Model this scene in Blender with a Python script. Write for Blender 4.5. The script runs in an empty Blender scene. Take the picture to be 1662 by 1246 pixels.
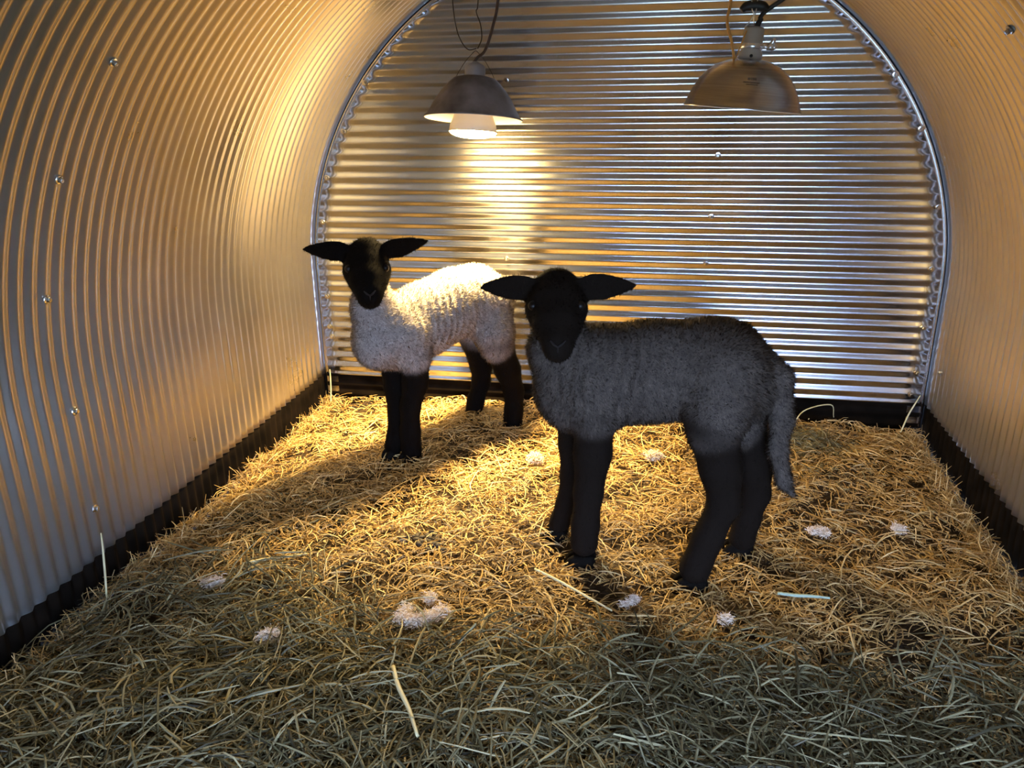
import bpy, bmesh, math, random
import numpy as np
from mathutils import Vector, Matrix

sc = bpy.context.scene
COL = sc.collection
rng = np.random.default_rng(7)
random.seed(7)

# ------------------------------------------------------------------ camera
cam_d = bpy.data.cameras.new('camera'); cam = bpy.data.objects.new('camera', cam_d); COL.objects.link(cam)
cam_d.sensor_fit = 'HORIZONTAL'; cam_d.sensor_width = 36.0; cam_d.lens = 1318.975 / 1662 * 36.0
cam_d.clip_start = 0.02
CR, CU, CF = (0.982695, 0.184813, -0.01244), (-0.050893, 0.333962, 0.941212), (-0.178103, 0.924291, -0.337589)
CP = (0.15086, 0.0, 0.79488)
cam.matrix_world = Matrix(((CR[0], CU[0], -CF[0], CP[0]), (CR[1], CU[1], -CF[1], CP[1]), (CR[2], CU[2], -CF[2], CP[2]), (0, 0, 0, 1)))
sc.camera = cam

# ------------------------------------------------------------------ daylight at the open end + exposure
DAY_STRENGTH = 30.0
BULB_STRENGTH = 560.0
BEAM_WATTS = 285.0
w = bpy.data.worlds.new('daylight'); sc.world = w; w.use_nodes = True
bg = w.node_tree.nodes['Background']
bg.inputs['Color'].default_value = (0.46, 0.62, 1.0, 1); bg.inputs['Strength'].default_value = DAY_STRENGTH
vs = sc.view_settings
vs.view_transform = 'Standard'; vs.look = 'None'; vs.gamma = 1.0; vs.use_curve_mapping = False
vs.exposure = 0.0
sc.cycles.sample_clamp_indirect = 5.0

# ------------------------------------------------------------------ dimensions of the shelter (metres)
R = 0.85          # half width, arch radius
ZS = 0.3147       # where the straight sides turn into the arch
D = 2.1865        # back wall
Y0 = -0.30        # open end, behind the photographer
PITCH = 0.0305
SKIRT = -0.17

# ------------------------------------------------------------------ helpers
def link(name, me, mat=None, parent=None):
    o = bpy.data.objects.new(name, me); COL.objects.link(o)
    if mat is not None:
        for m in (mat if isinstance(mat, (list, tuple)) else [mat]): me.materials.append(m)
    if parent is not None: o.parent = parent
    return o

def np_mesh(name, V, F4=None, F3=None, smooth=True):
    """mesh from numpy arrays of quads and / or triangles"""
    me = bpy.data.meshes.new(name)
    V = np.asarray(V, np.float32)
    loops, starts, n = [], [], 0
    if F4 is not None and len(F4):
        F4 = np.asarray(F4, np.int32); loops.append(F4.ravel()); starts.append(np.arange(len(F4)) * 4); n = len(F4) * 4
    if F3 is not None and len(F3):
        F3 = np.asarray(F3, np.int32); loops.append(F3.ravel()); starts.append(n + np.arange(len(F3)) * 3)
    loops = np.concatenate(loops).astype(np.int32); starts = np.concatenate(starts).astype(np.int32)
    me.vertices.add(len(V)); me.vertices.foreach_set('co', V.ravel())
    me.loops.add(len(loops)); me.loops.foreach_set('vertex_index', loops)
    me.polygons.add(len(starts)); me.polygons.foreach_set('loop_start', starts)
    me.update(calc_edges=True); me.validate()
    me.polygons.foreach_set('use_smooth', np.full(len(me.polygons), smooth))
    me.update()
    return me

class MB:
    """collects simple shapes into one mesh"""
    def __init__(s): s.v = []; s.f = []
    def add(s, V, F):
        b = len(s.v); s.v += [tuple(map(float, p)) for p in V]; s.f += [tuple(i + b for i in f) for f in F]; return s
    def mesh(s, name, smooth=True):
        me = bpy.data.meshes.new(name); me.from_pydata(s.v, [], s.f); me.update()
        for p in me.polygons: p.use_smooth = smooth
        return me
    def build(s, name, mat, parent=None, smooth=True): return link(name, s.mesh(name, smooth), mat, parent)

def spline(pts, n=8):
    P = np.asarray(pts, float)
    if len(P) < 3: return np.array([P[0] + (P[-1] - P[0]) * t for t in np.linspace(0, 1, n + 1)])
    Q = np.vstack([2 * P[0] - P[1], P, 2 * P[-1] - P[-2]]); out = []
    for i in range(1, len(Q) - 2):
        for t in np.linspace(0, 1, n, endpoint=False):
            a, b, c_, d = Q[i - 1], Q[i], Q[i + 1], Q[i + 2]
            out.append(.5 * (2 * b + (c_ - a) * t + (2 * a - 5 * b + 4 * c_ - d) * t * t + (3 * b - a - 3 * c_ + d) * t ** 3))
    out.append(P[-1]); return np.array(out)

def tube(mb, pts, r, n=8, smooth_n=8, interp=True, closed=False):
    P = spline(pts, smooth_n) if interp else np.asarray(pts, float)
    m = len(P); rr = np.interp(np.linspace(0, 1, m), np.linspace(0, 1, len(r)), r) if hasattr(r, '__len__') else np.full(m, r)
    T = np.gradient(P, axis=0); T /= np.linalg.norm(T, axis=1)[:, None] + 1e-12
    up = np.array([0, 0, 1.]) if abs(T[0][2]) < .9 else np.array([1., 0, 0])
    N = np.cross(T[0], up); N /= np.linalg.norm(N)
    V = []; F = []
    for i in range(m):
        N = N - T[i] * (N @ T[i]); N /= np.linalg.norm(N); B = np.cross(T[i], N)
        for k in range(n):
            a = 2 * math.pi * k / n; V.append(P[i] + rr[i] * (math.cos(a) * N + math.sin(a) * B))
    for i in range(m - 1):
        for k in range(n):
            F.append((i * n + k, i * n + (k + 1) % n, (i + 1) * n + (k + 1) % n, (i + 1) * n + k))
    if closed:
        for k in range(n): F.append(((m - 1) * n + k, (m - 1) * n + (k + 1) % n, (k + 1) % n, k))
    else:
        F.append(tuple(range(n - 1, -1, -1))); F.append(tuple((m - 1) * n + k for k in range(n)))
    return mb.add(V, F)

def lathe(mb, prof, n=48, M=None, cap0=False, cap1=False):
    V = []; F = []; m = len(prof)
    for (r, z) in prof:
        for k in range(n):
            a = 2 * math.pi * k / n; p = Vector((r * math.cos(a), r * math.sin(a), z)); V.append(tuple(M @ p) if M else tuple(p))
    for i in range(m - 1):
        for k in range(n): F.append((i * n + k, i * n + (k + 1) % n, (i + 1) * n + (k + 1) % n, (i + 1) * n + k))
    if cap0: F.append(tuple(range(n - 1, -1, -1)))
    if cap1: F.append(tuple((m - 1) * n + k for k in range(n)))
    return mb.add(V, F)

def boxm(mb, c, s, M=None):
    V = []
    for sx in (-1, 1):
        for sy in (-1, 1):
            for sz in (-1, 1):
                p = Vector((c[0] + sx * s[0] / 2, c[1] + sy * s[1] / 2, c[2] + sz * s[2] / 2)); V.append(tuple(M @ p) if M else tuple(p))
    return mb.add(V, [(0, 1, 3, 2), (4, 6, 7, 5), (0, 4, 5, 1), (2, 3, 7, 6), (0, 2, 6, 4), (1, 5, 7, 3)])

def empty(name, loc, label, cat, group=None):
    o = bpy.data.objects.new(name, None); COL.objects.link(o); o.location = loc; o.empty_display_size = .05
    o['label'] = label; o['category'] = cat
    if group: o['group'] = group
    return o
def tag(o, label, cat, group=None, kind=None):
    if label: o['label'] = label
    if cat: o['category'] = cat
    if group: o['group'] = group
    if kind: o['kind'] = kind
    return o

# ------------------------------------------------------------------ materials
def mat(name, base=(.5, .5, .5), rough=.5, metal=0.0, spec=.5):
    m = bpy.data.materials.new(name); m.use_nodes = True
    b = m.node_tree.nodes['Principled BSDF']
    b.inputs['Base Color'].default_value = (*base, 1); b.inputs['Roughness'].default_value = rough
    b.inputs['Metallic'].default_value = metal; b.inputs['Specular IOR Level'].default_value = spec
    return m, m.node_tree, b
def node(nt, t, **kw):
    n = nt.nodes.new(t)
    for k, v in kw.items():
        if k in n.inputs: n.inputs[k].default_value = v
        else: setattr(n, k, v)
    return n
def ramp(nt, fac, stops):
    r = nt.nodes.new('ShaderNodeValToRGB'); e = r.color_ramp.elements
    e[0].position, e[0].color = stops[0][0], (*stops[0][1], 1); e[1].position, e[1].color = stops[-1][0], (*stops[-1][1], 1)
    for p, c_ in stops[1:-1]:
        x = e.new(p); x.color = (*c_, 1)
    nt.links.new(fac, r.inputs['Fac']); return r.outputs['Color']

def galvanised(name, c0, c1, r0, r1, scale=60.0, metal=1.0):
    m, nt, b = mat(name, metal=metal)
    tc = node(nt, 'ShaderNodeTexCoord')
    vo = node(nt, 'ShaderNodeTexNoise', Scale=scale * .5, Detail=2.0); nt.links.new(tc.outputs['Object'], vo.inputs['Vector'])
    no = node(nt, 'ShaderNodeTexNoise', Scale=5.0, Detail=5.0, Roughness=.6); nt.links.new(tc.outputs['Object'], no.inputs['Vector'])
    mx = node(nt, 'ShaderNodeMix', data_type='FLOAT'); mx.inputs[0].default_value = .65
    nt.links.new(vo.outputs['Fac'], mx.inputs[2]); nt.links.new(no.outputs['Fac'], mx.inputs[3])
    nt.links.new(ramp(nt, mx.outputs[0], [(.25, c0), (.75, c1)]), b.inputs['Base Color'])
    mr = node(nt, 'ShaderNodeMapRange'); mr.inputs['From Min'].default_value = .3; mr.inputs['From Max'].default_value = .7
    mr.inputs['To Min'].default_value = r0; mr.inputs['To Max'].default_value = r1
    nt.links.new(no.outputs['Fac'], mr.inputs['Value']); nt.links.new(mr.outputs['Result'], b.inputs['Roughness'])
    return m
M_SIDE = galvanised('galvanised_side_sheet', (.44, .42, .39), (.52, .50, .47), .27, .33, 70, .92)
M_BACK = galvanised('galvanised_end_sheet', (.56, .56, .57), (.63, .63, .64), .19, .24, 70)
M_RING = galvanised('galvanised_angle', (.55, .56, .58), (.68, .69, .70), .18, .28, 90)
M_SCREW, _, _ = mat('zinc_screw', (.75, .75, .76), .22, 1.0)
M_SKIRT, nt, b = mat('dark_skirt', (.02, .014, .01), .85, 0.0, .03)
tc = node(nt, 'ShaderNodeTexCoord'); no = node(nt, 'ShaderNodeTexNoise', Scale=18.0, Detail=6.0); nt.links.new(tc.outputs['Object'], no.inputs['Vector'])
nt.links.new(ramp(nt, no.outputs['Fac'], [(.35, (.004, .003, .002)), (.7, (.012, .008, .005))]), b.inputs['Base Color'])

# ------------------------------------------------------------------ shell: corrugated arch
def wave(t, depth):                    # rounded corrugation, crest towards the room
    s = np.sin(2 * np.pi * t); return depth * .5 * np.arcsin(.965 * s) / math.asin(.965)
def arch_xy(s):
    """arc length s from the left bottom edge over the top to the right bottom edge -> point, inward normal"""
    L = ZS; A = math.pi * R
    s = np.asarray(s, float); x = np.empty_like(s); z = np.empty_like(s); nx = np.empty_like(s); nz = np.empty_like(s)
    a = s < L; x[a] = -R; z[a] = s[a]; nx[a] = 1; nz[a] = 0
    b_ = (s >= L) & (s <= L + A); th = math.pi - (s[b_] - L) / R
    x[b_] = R * np.cos(th); z[b_] = ZS + R * np.sin(th); nx[b_] = -np.cos(th); nz[b_] = -np.sin(th)
    c_ = s > L + A; x[c_] = R; z[c_] = ZS - (s[c_] - L - A); nx[c_] = -1; nz[c_] = 0
    return x, z, nx, nz
LTOT = 2 * ZS + math.pi * R
def grid_faces(nu, nv):
    i, j = np.meshgrid(np.arange(nu - 1), np.arange(nv - 1), indexing='ij'); a = (i * nv + j).ravel()
    return np.stack([a, a + 1, a + nv + 1, a + nv], 1)
def arch_sheet(name, s0, s1, ns, off, material, depth=.0082, y1=D + .002):
    ny = int((y1 - Y0) / PITCH * 10) + 1
    ys = np.linspace(Y0, y1, ny); ss = np.linspace(s0, s1, ns)
    x, z, nx, nz = arch_xy(ss); wv = wave((ys - D) / PITCH + .25, depth) + off
    V = np.stack([x[:, None] + nx[:, None] * wv, np.broadcast_to(ys, (ns, ny)), z[:, None] + nz[:, None] * wv], -1).reshape(-1, 3)
    o = link(name, np_mesh(name, V, grid_faces(ns, ny)), material)
    md = o.modifiers.new('gauge', 'SOLIDIFY'); md.thickness = .0012; md.offset = 0
    o['kind'] = 'structure'; return o
S1 = ZS + R * math.radians(62); S2 = LTOT - S1
wall_left = arch_sheet('wall_left', 0, S1, 60, 0, M_SIDE)
ceiling = arch_sheet('ceiling', S1, S2, 50, 0, M_SIDE)
wall_right = arch_sheet('wall_right', S2, LTOT, 60, 0, M_SIDE)
def side_skirt(name, sx):
    y1 = D + .004; ny = int((y1 - Y0) / PITCH * 10) + 1; ys = np.linspace(Y0, y1, ny); zs = np.linspace(.02, SKIRT, 5)
    wv = wave((ys - D) / PITCH + .25, .0082) - .003
    V = np.stack([np.broadcast_to(sx * (R - wv), (5, ny)), np.broadcast_to(ys, (5, ny)), np.broadcast_to(zs[:, None], (5, ny))], -1).reshape(-1, 3)
    o = link(name, np_mesh(name, V, grid_faces(5, ny)), M_SKIRT); md = o.modifiers.new('gauge', 'SOLIDIFY'); md.thickness = .0012
    o['kind'] = 'structure'
side_skirt('baseboard_left', -1); side_skirt('baseboard_right', 1)

# back wall: ridges run level
def back_sheet(name, z0, z1, inset, y, material, depth=.0044):
    nz = max(3, int((z1 - z0) / PITCH * 10)); zs = np.linspace(z0, z1, nz); nx = 41
    rr = R - inset
    hw = np.where(zs < ZS, rr, np.sqrt(np.maximum(rr * rr - np.maximum(zs - ZS, 0) ** 2, 1e-6)))
    u = np.linspace(-1, 1, nx); wv = wave(zs / PITCH + .25, depth)
    V = np.stack([hw[:, None] * u, np.broadcast_to((y - wv)[:, None], (nz, nx)), np.broadcast_to(zs[:, None], (nz, nx))], -1).reshape(-1, 3)
    o = link(name, np_mesh(name, V, grid_faces(nz, nx)), material); md = o.modifiers.new('gauge', 'SOLIDIFY'); md.thickness = .0012; md.offset = 0
    o['kind'] = 'structure'; return o
wall_back = back_sheet('wall_back', 0.004, ZS + R - .022, .019, D - .012, M_BACK)
back_sheet('baseboard_back', SKIRT, .02, .004, D - .003, M_SKIRT)
# unseen front end, added behind the photographer: low doorway sized to steer the daylight
DAYLIGHT_DOOR = (-.02, .80, .70)
def front_sheet():
    mb = MB(); zs = list(np.linspace(-.2, DAYLIGHT_DOOR[2], 12)) + list(np.linspace(DAYLIGHT_DOOR[2], ZS + R - .001, 24))[1:]
    hw = lambda z: R if z < ZS else math.sqrt(max(R * R - (z - ZS) ** 2, 1e-6))
    for z0, z1 in zip(zs[:-1], zs[1:]):
        spans = [(-1, 1)] if z0 >= DAYLIGHT_DOOR[2] - 1e-6 else [(-1, DAYLIGHT_DOOR[0]), (DAYLIGHT_DOOR[1], 1)]
        for a, b_ in spans:
            f_ = lambda q, z: max(-hw(z), min(hw(z), q * hw(z) if abs(q) == 1 else q))
            V = [(f_(a, z0), Y0, z0), (f_(b_, z0), Y0, z0), (f_(b_, z1), Y0, z1), (f_(a, z1), Y0, z1)]
            V += [(x_, Y0 - .004, z_) for x_, _, z_ in V]
            mb.add(V, [(0, 1, 2, 3), (7, 6, 5, 4), (0, 4, 5, 1), (3, 2, 6, 7), (0, 3, 7, 4), (1, 5, 6, 2)])
    o = mb.build('wall_front_added', M_SIDE, smooth=False); o['kind'] = 'structure'
front_sheet()
# rolled angle that frames the end wall
def ring():
    ss = np.linspace(-.12, LTOT + .12, 170); x, z, nx, nz = arch_xy(ss)
    prof = [(.013, -.006), (.013, .0), (.045, .0), (.045, .002), (.010, .002), (.010, -.006)]
    V = np.array([[(x[i] + nx[i] * a, D - .004 + b_, z[i] + nz[i] * a) for a, b_ in prof] for i in range(len(ss))]).reshape(-1, 3)
    m = len(prof); F = [(i * m + k, i * m + (k + 1) % m, (i + 1) * m + (k + 1) % m, (i + 1) * m + k) for i in range(len(ss) - 1) for k in range(m)]
    F += []
    o = link('trim_1', np_mesh('trim_1', V, F, smooth=False), M_RING); o['kind'] = 'structure'
ring()
M_GAP_SHADE, _, _ = mat('gap_shade_black', (.006, .006, .007), .6, 0, .2)  # added black strip: blocks outside light and gives the open gap its shade
def gap_shade():
    ss = np.linspace(-.12, LTOT + .12, 170); x, z, nx, nz = arch_xy(ss); prof = [(-.004, -.0005), (.016, -.0005), (.016, .004), (-.004, .004)]
    V = np.array([[(x[i] + nx[i] * a, D + b_, z[i] + nz[i] * a) for a, b_ in prof] for i in range(len(ss))]).reshape(-1, 3)
    F = [(i * 4 + k, i * 4 + (k + 1) % 4, (i + 1) * 4 + (k + 1) % 4, (i + 1) * 4 + k) for i in range(len(ss) - 1) for k in range(4)]
    o = link('trim_gap_shade', np_mesh('trim_gap_shade', V, F, smooth=False), M_GAP_SHADE); o['kind'] = 'structure'
gap_shade()
# screws, parts of the sheets they hold
def screw_mesh():
    mb = MB(); lathe(mb, [(.0075, 0), (.0078, .0008), (.0070, .0018), (.0045, .0022)], 16, cap0=True)
    lathe(mb, [(.0042, .002), (.0042, .006), (.0034, .0072)], 6, cap1=True); return mb.mesh('screw', False)
SCREW = screw_mesh(); SCREW.materials.append(M_SCREW)
def screw(parent, p, n):
    o = bpy.data.objects.new('screw', SCREW); COL.objects.link(o); o.parent = parent
    o.matrix_local = Matrix.Translation(p) @ Vector(n).to_track_quat('Z', 'Y').to_matrix().to_4x4()
for x, z in [(.659, .822), (.733, .701), (.799, .519), (.806, .375), (.81, .227), (.812, .104), (.806, .016), (.266, .646), (.26, .493), (.255, .378),
             (.252, .226), (-.653, .823), (-.723, .705), (-.781, .585), (-.805, .465), (-.812, .235), (-.813, .166), (-.808, .113), (-.272, .822), (-.277, .38)]:
    zc = round(z / PITCH) * PITCH
    screw(wall_back, (x, D - .0155, zc), (0, -1, -.12))
for x, y, z in [(-.663, 1.139, .847), (-.767, 1.131, .681), (-.832, 1.131, .491), (-.85, 1.138, .283), (-.85, 1.137, .093)]:
    n = Vector((1, 0, 0)) if z < ZS else Vector((-x, 0, ZS - z)).normalized()
    yc = D + round((y - D) / PITCH) * PITCH
    screw(wall_left, Vector((x, yc, z)) + n * .0045, n)
for x, y, z in [(.85, 2.10, .119), (.638, 1.427, .876)]:
    n = Vector((-1, 0, 0)) if z < ZS else Vector((-x, 0, ZS - z)).normalized()
    yc = D + round((y - D) / PITCH) * PITCH
    screw(wall_right if z < .8 else wall_right, Vector((x, yc, z)) + n * .0045, n)

# ------------------------------------------------------------------ floor and the ground outside
def bump(x, y):
    return (.009 * np.sin(3.1 * x + 1.3) * np.cos(2.7 * y + .4) + .006 * np.sin(8.3 * x + 2.1 * y) + .005 * np.cos(11.7 * y - 5.2 * x + 1.)
            + .003 * np.sin(23 * x + 17 * y) + .003 * np.cos(29 * x - 21 * y + 2.) + .0025 * np.sin(47 * x - 31 * y) * np.sin(41 * y + 13 * x))
def straw_h(x, y):
    x = np.asarray(x, float); y = np.asarray(y, float)
    edge = np.clip((np.abs(x) - .70) / .15, 0, 1)
    return -.064 + bump(x, y) + .012 * np.clip((1.1 - y) / .4, 0, 1) - .030 * edge ** 2 * np.clip((2.15 - y) / .3, 0, 1)
M_FLOOR, nt, b = mat('chaff_floor', rough=.95)
tc = node(nt, 'ShaderNodeTexCoord'); no = node(nt, 'ShaderNodeTexNoise', Scale=70.0, Detail=8.0, Roughness=.7); nt.links.new(tc.outputs['Object'], no.inputs['Vector'])
nt.links.new(ramp(nt, no.outputs['Fac'], [(.3, (.012, .007, .003)), (.5, (.04, .022, .008)), (.72, (.11, .065, .022))]), b.inputs['Base Color'])
bp = node(nt, 'ShaderNodeBump', Strength=.8, Distance=.01); nt.links.new(no.outputs['Fac'], bp.inputs['Height']); nt.links.new(bp.outputs['Normal'], b.inputs['Normal'])
gx = np.linspace(-R + .004, R - .004, 150); gy = np.linspace(Y0, D - .004, 220); X, Y = np.meshgrid(gx, gy, indexing='ij')
floor = link('floor', np_mesh('floor', np.stack([X, Y, straw_h(X, Y) - .016], -1).reshape(-1, 3), grid_faces(150, 220)[:, ::-1]), M_FLOOR)
floor['kind'] = 'structure'
M_GROUND, nt, b = mat('outdoor_ground', rough=.95)
no = node(nt, 'ShaderNodeTexNoise', Scale=3.0, Detail=6.0)
nt.links.new(ramp(nt, no.outputs['Fac'], [(.35, (.10, .11, .07)), (.7, (.20, .20, .14))]), b.inputs['Base Color'])
mb = MB(); mb.add([(-6, -8, -.15), (6, -8, -.15), (6, Y0 + .02, -.15), (-6, Y0 + .02, -.15), (-6, -8, -.3), (6, -8, -.3), (6, Y0 + .02, -.3), (-6, Y0 + .02, -.3)],
                  [(0, 1, 2, 3), (4, 7, 6, 5), (0, 4, 5, 1), (1, 5, 6, 2), (2, 6, 7, 3), (3, 7, 4, 0)])
g = mb.build('ground', M_GROUND, smooth=False); g['kind'] = 'structure'
NEAR = {
'chains': [
  ('torso', 'w', 0.8, 0.02, [(-0.0149, 1.4, 0.2735, 0.056), (0.0344, 1.4, 0.3038, 0.092), (0.1388, 1.4, 0.3209, 0.0875), (0.2352, 1.4, 0.3281, 0.0865), (0.2587, 1.4, 0.3259, 0.086), (0.2938, 1.4, 0.307, 0.062)]) ,
  ('neck', 'w', 0.85, 0.02, [(0.0011, 1.4, 0.2695, 0.07), (-0.0347, 1.39, 0.3566, 0.047), (-0.0295, 1.39, 0.4119, 0.036)]) ,
  ('shoulderN', 'w', 1, 0.02, [(0.0345, 1.365, 0.2961, 0.046), (0.0395, 1.36, 0.2391, 0.038)]) ,
  ('foreN', 'd', 1, 0.012, [(0.0391, 1.36, 0.2534, 0.036), (0.0373, 1.363, 0.1706, 0.034), (0.0308, 1.365, 0.0871, 0.0265), (0.0261, 1.366, 0.0207, 0.0255), (0.0243, 1.368, -0.0208, 0.027)]) ,
  ('foreF', 'd', 1, 0.012, [(-0.0081, 1.435, 0.2311, 0.035), (-0.0083, 1.445, 0.15, 0.027), (-0.0079, 1.45, 0.0812, 0.024), (-0.0177, 1.455, 0.0162, 0.022), (-0.0351, 1.457, -0.0329, 0.022)]) ,
  ('thighN', 'w', 1, 0.025, [(0.2638, 1.365, 0.3425, 0.06), (0.2522, 1.345, 0.2757, 0.05), (0.2476, 1.34, 0.2349, 0.042)]) ,
  ('thighF', 'w', 1, 0.02, [(0.2915, 1.43, 0.3104, 0.06), (0.2951, 1.445, 0.2086, 0.046)]) ,
  ('gaskinN', 'd', 1, 0.014, [(0.2445, 1.34, 0.2486, 0.044), (0.2645, 1.335, 0.1701, 0.036), (0.2756, 1.335, 0.1045, 0.028), (0.2524, 1.332, 0.0354, 0.026), (0.2326, 1.33, -0.0325, 0.029)]) ,
  ('gaskinF', 'd', 1, 0.014, [(0.3067, 1.45, 0.2073, 0.044), (0.3334, 1.455, 0.1185, 0.034), (0.3425, 1.456, 0.0666, 0.027), (0.3321, 1.456, 0.0123, 0.024), (0.3255, 1.456, -0.0347, 0.026)]) ,
  ('tail', 't', 1, 0.012, [(0.3276, 1.4, 0.3509, 0.02), (0.3571, 1.4, 0.3218, 0.021), (0.3667, 1.4, 0.2436, 0.02), (0.366, 1.4, 0.1837, 0.016), (0.3824, 1.4, 0.1236, 0.013), (0.4002, 1.4, 0.0962, 0.006)]) ,
  ('skull', 'd', 0.95, 0.012, [(-0.0306, 1.3551, 0.4694, 0.044), (-0.0278, 1.3353, 0.4506, 0.048)]) ,
  ('face', 'd', 1, 0.015, [(-0.0265, 1.3254, 0.451, 0.044), (-0.02, 1.2859, 0.432, 0.036), (-0.0142, 1.2513, 0.4129, 0.024), (-0.0135, 1.2464, 0.404, 0.021)]) ,
  ('cheekL', 'd', 1, 0.012, [(-0.0567, 1.3367, 0.4449, 0.024), (-0.0411, 1.3034, 0.4264, 0.02)]) ,
  ('cheekR', 'd', 1, 0.012, [(-0.0003, 1.3437, 0.4451, 0.024), (-0.0042, 1.308, 0.4265, 0.02)]) ,
  ('jaw', 'd', 1, 0.01, [(-0.0251, 1.3255, 0.3946, 0.022), (-0.0154, 1.2613, 0.393, 0.016)]) ,
],
'ears': [((-0.0665, 1.3455, 0.4834), (-0.158, 1.3492, 0.4777), 0.0245), ((0.0084, 1.3549, 0.4846), (0.0987, 1.3813, 0.4803), 0.0255)] ,
'eyes': [(-0.0627, 1.2956, 0.4594), (0.0162, 1.3055, 0.4597)] ,
'nose': (-0.0106, 1.2236, 0.4173) }
FAR = {
'chains': [
  ('torso', 'w', 0.8, 0.02, [(-0.4984, 1.7187, 0.2488, 0.056), (-0.4691, 1.7598, 0.265, 0.084), (-0.4153, 1.8354, 0.2797, 0.085), (-0.3639, 1.9076, 0.3003, 0.082), (-0.3224, 1.9659, 0.3016, 0.08), (-0.2857, 2.0176, 0.2821, 0.062)]) ,
  ('neck', 'w', 0.85, 0.02, [(-0.4896, 1.7311, 0.265, 0.066), (-0.5002, 1.7162, 0.3348, 0.048), (-0.5014, 1.7145, 0.3896, 0.036)]) ,
  ('shoulderN', 'w', 1, 0.02, [(-0.4327, 1.7506, 0.2692, 0.046), (-0.4228, 1.7559, 0.2074, 0.038)]) ,
  ('foreN', 'd', 1, 0.012, [(-0.4202, 1.7595, 0.2187, 0.036), (-0.4253, 1.7627, 0.143, 0.03), (-0.4386, 1.7544, 0.0819, 0.0235), (-0.4422, 1.7544, 0.0169, 0.0235), (-0.4424, 1.7559, -0.0333, 0.025)]) ,
  ('foreF', 'd', 1, 0.012, [(-0.4868, 1.7868, 0.1789, 0.032), (-0.4845, 1.7865, 0.1154, 0.027), (-0.4828, 1.7837, 0.0515, 0.022), (-0.487, 1.7761, -0.0036, 0.021), (-0.4937, 1.7667, -0.0317, 0.022)]) ,
  ('thighN', 'w', 1, 0.025, [(-0.2818, 1.9626, 0.2958, 0.056), (-0.2688, 1.9464, 0.2198, 0.046), (-0.2629, 1.946, 0.1842, 0.04)]) ,
  ('thighF', 'w', 1, 0.02, [(-0.3261, 2.0125, 0.2654, 0.052), (-0.3363, 2.0326, 0.1838, 0.042)]) ,
  ('gaskinN', 'd', 1, 0.014, [(-0.2628, 1.9462, 0.1956, 0.041), (-0.2389, 1.966, 0.1154, 0.032), (-0.2255, 1.9778, 0.052, 0.025), (-0.2253, 1.9731, 0.0014, 0.023), (-0.228, 1.9674, -0.0372, 0.026)]) ,
  ('gaskinF', 'd', 1, 0.014, [(-0.339, 2.0288, 0.1762, 0.04), (-0.3307, 2.0578, 0.0978, 0.03), (-0.3348, 2.0693, 0.0398, 0.024), (-0.349, 2.0562, -0.0109, 0.022), (-0.354, 2.051, -0.0424, 0.024)]) ,
  ('tail', 't', 1, 0.012, [(-0.2755, 2.0663, 0.3038, 0.02), (-0.2711, 2.0898, 0.2477, 0.017), (-0.2804, 2.0767, 0.1471, 0.012)]) ,
  ('skull', 'd', 0.95, 0.012, [(-0.4946, 1.6825, 0.4576, 0.044), (-0.4909, 1.6678, 0.4361, 0.047)]) ,
  ('face', 'd', 1, 0.015, [(-0.4863, 1.6589, 0.4353, 0.043), (-0.4731, 1.6265, 0.4156, 0.036), (-0.4616, 1.5987, 0.3969, 0.026), (-0.4602, 1.5939, 0.3914, 0.023)]) ,
  ('cheekL', 'd', 1, 0.012, [(-0.5203, 1.6618, 0.4311, 0.022), (-0.4971, 1.6332, 0.408, 0.018)]) ,
  ('cheekR', 'd', 1, 0.012, [(-0.4644, 1.6834, 0.4281, 0.022), (-0.4604, 1.6475, 0.4059, 0.018)]) ,
  ('jaw', 'd', 1, 0.01, [(-0.486, 1.659, 0.3833, 0.022), (-0.466, 1.6077, 0.3812, 0.017)]) ,
],
'ears': [((-0.525, 1.6653, 0.475), (-0.6208, 1.6443, 0.4808), 0.0235), ((-0.4582, 1.6912, 0.4744), (-0.3739, 1.7399, 0.4866), 0.0235)] ,
'eyes': [(-0.517, 1.6202, 0.4438), (-0.4395, 1.6502, 0.4397)] ,
'nose': (-0.4517, 1.5726, 0.4021) }

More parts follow.
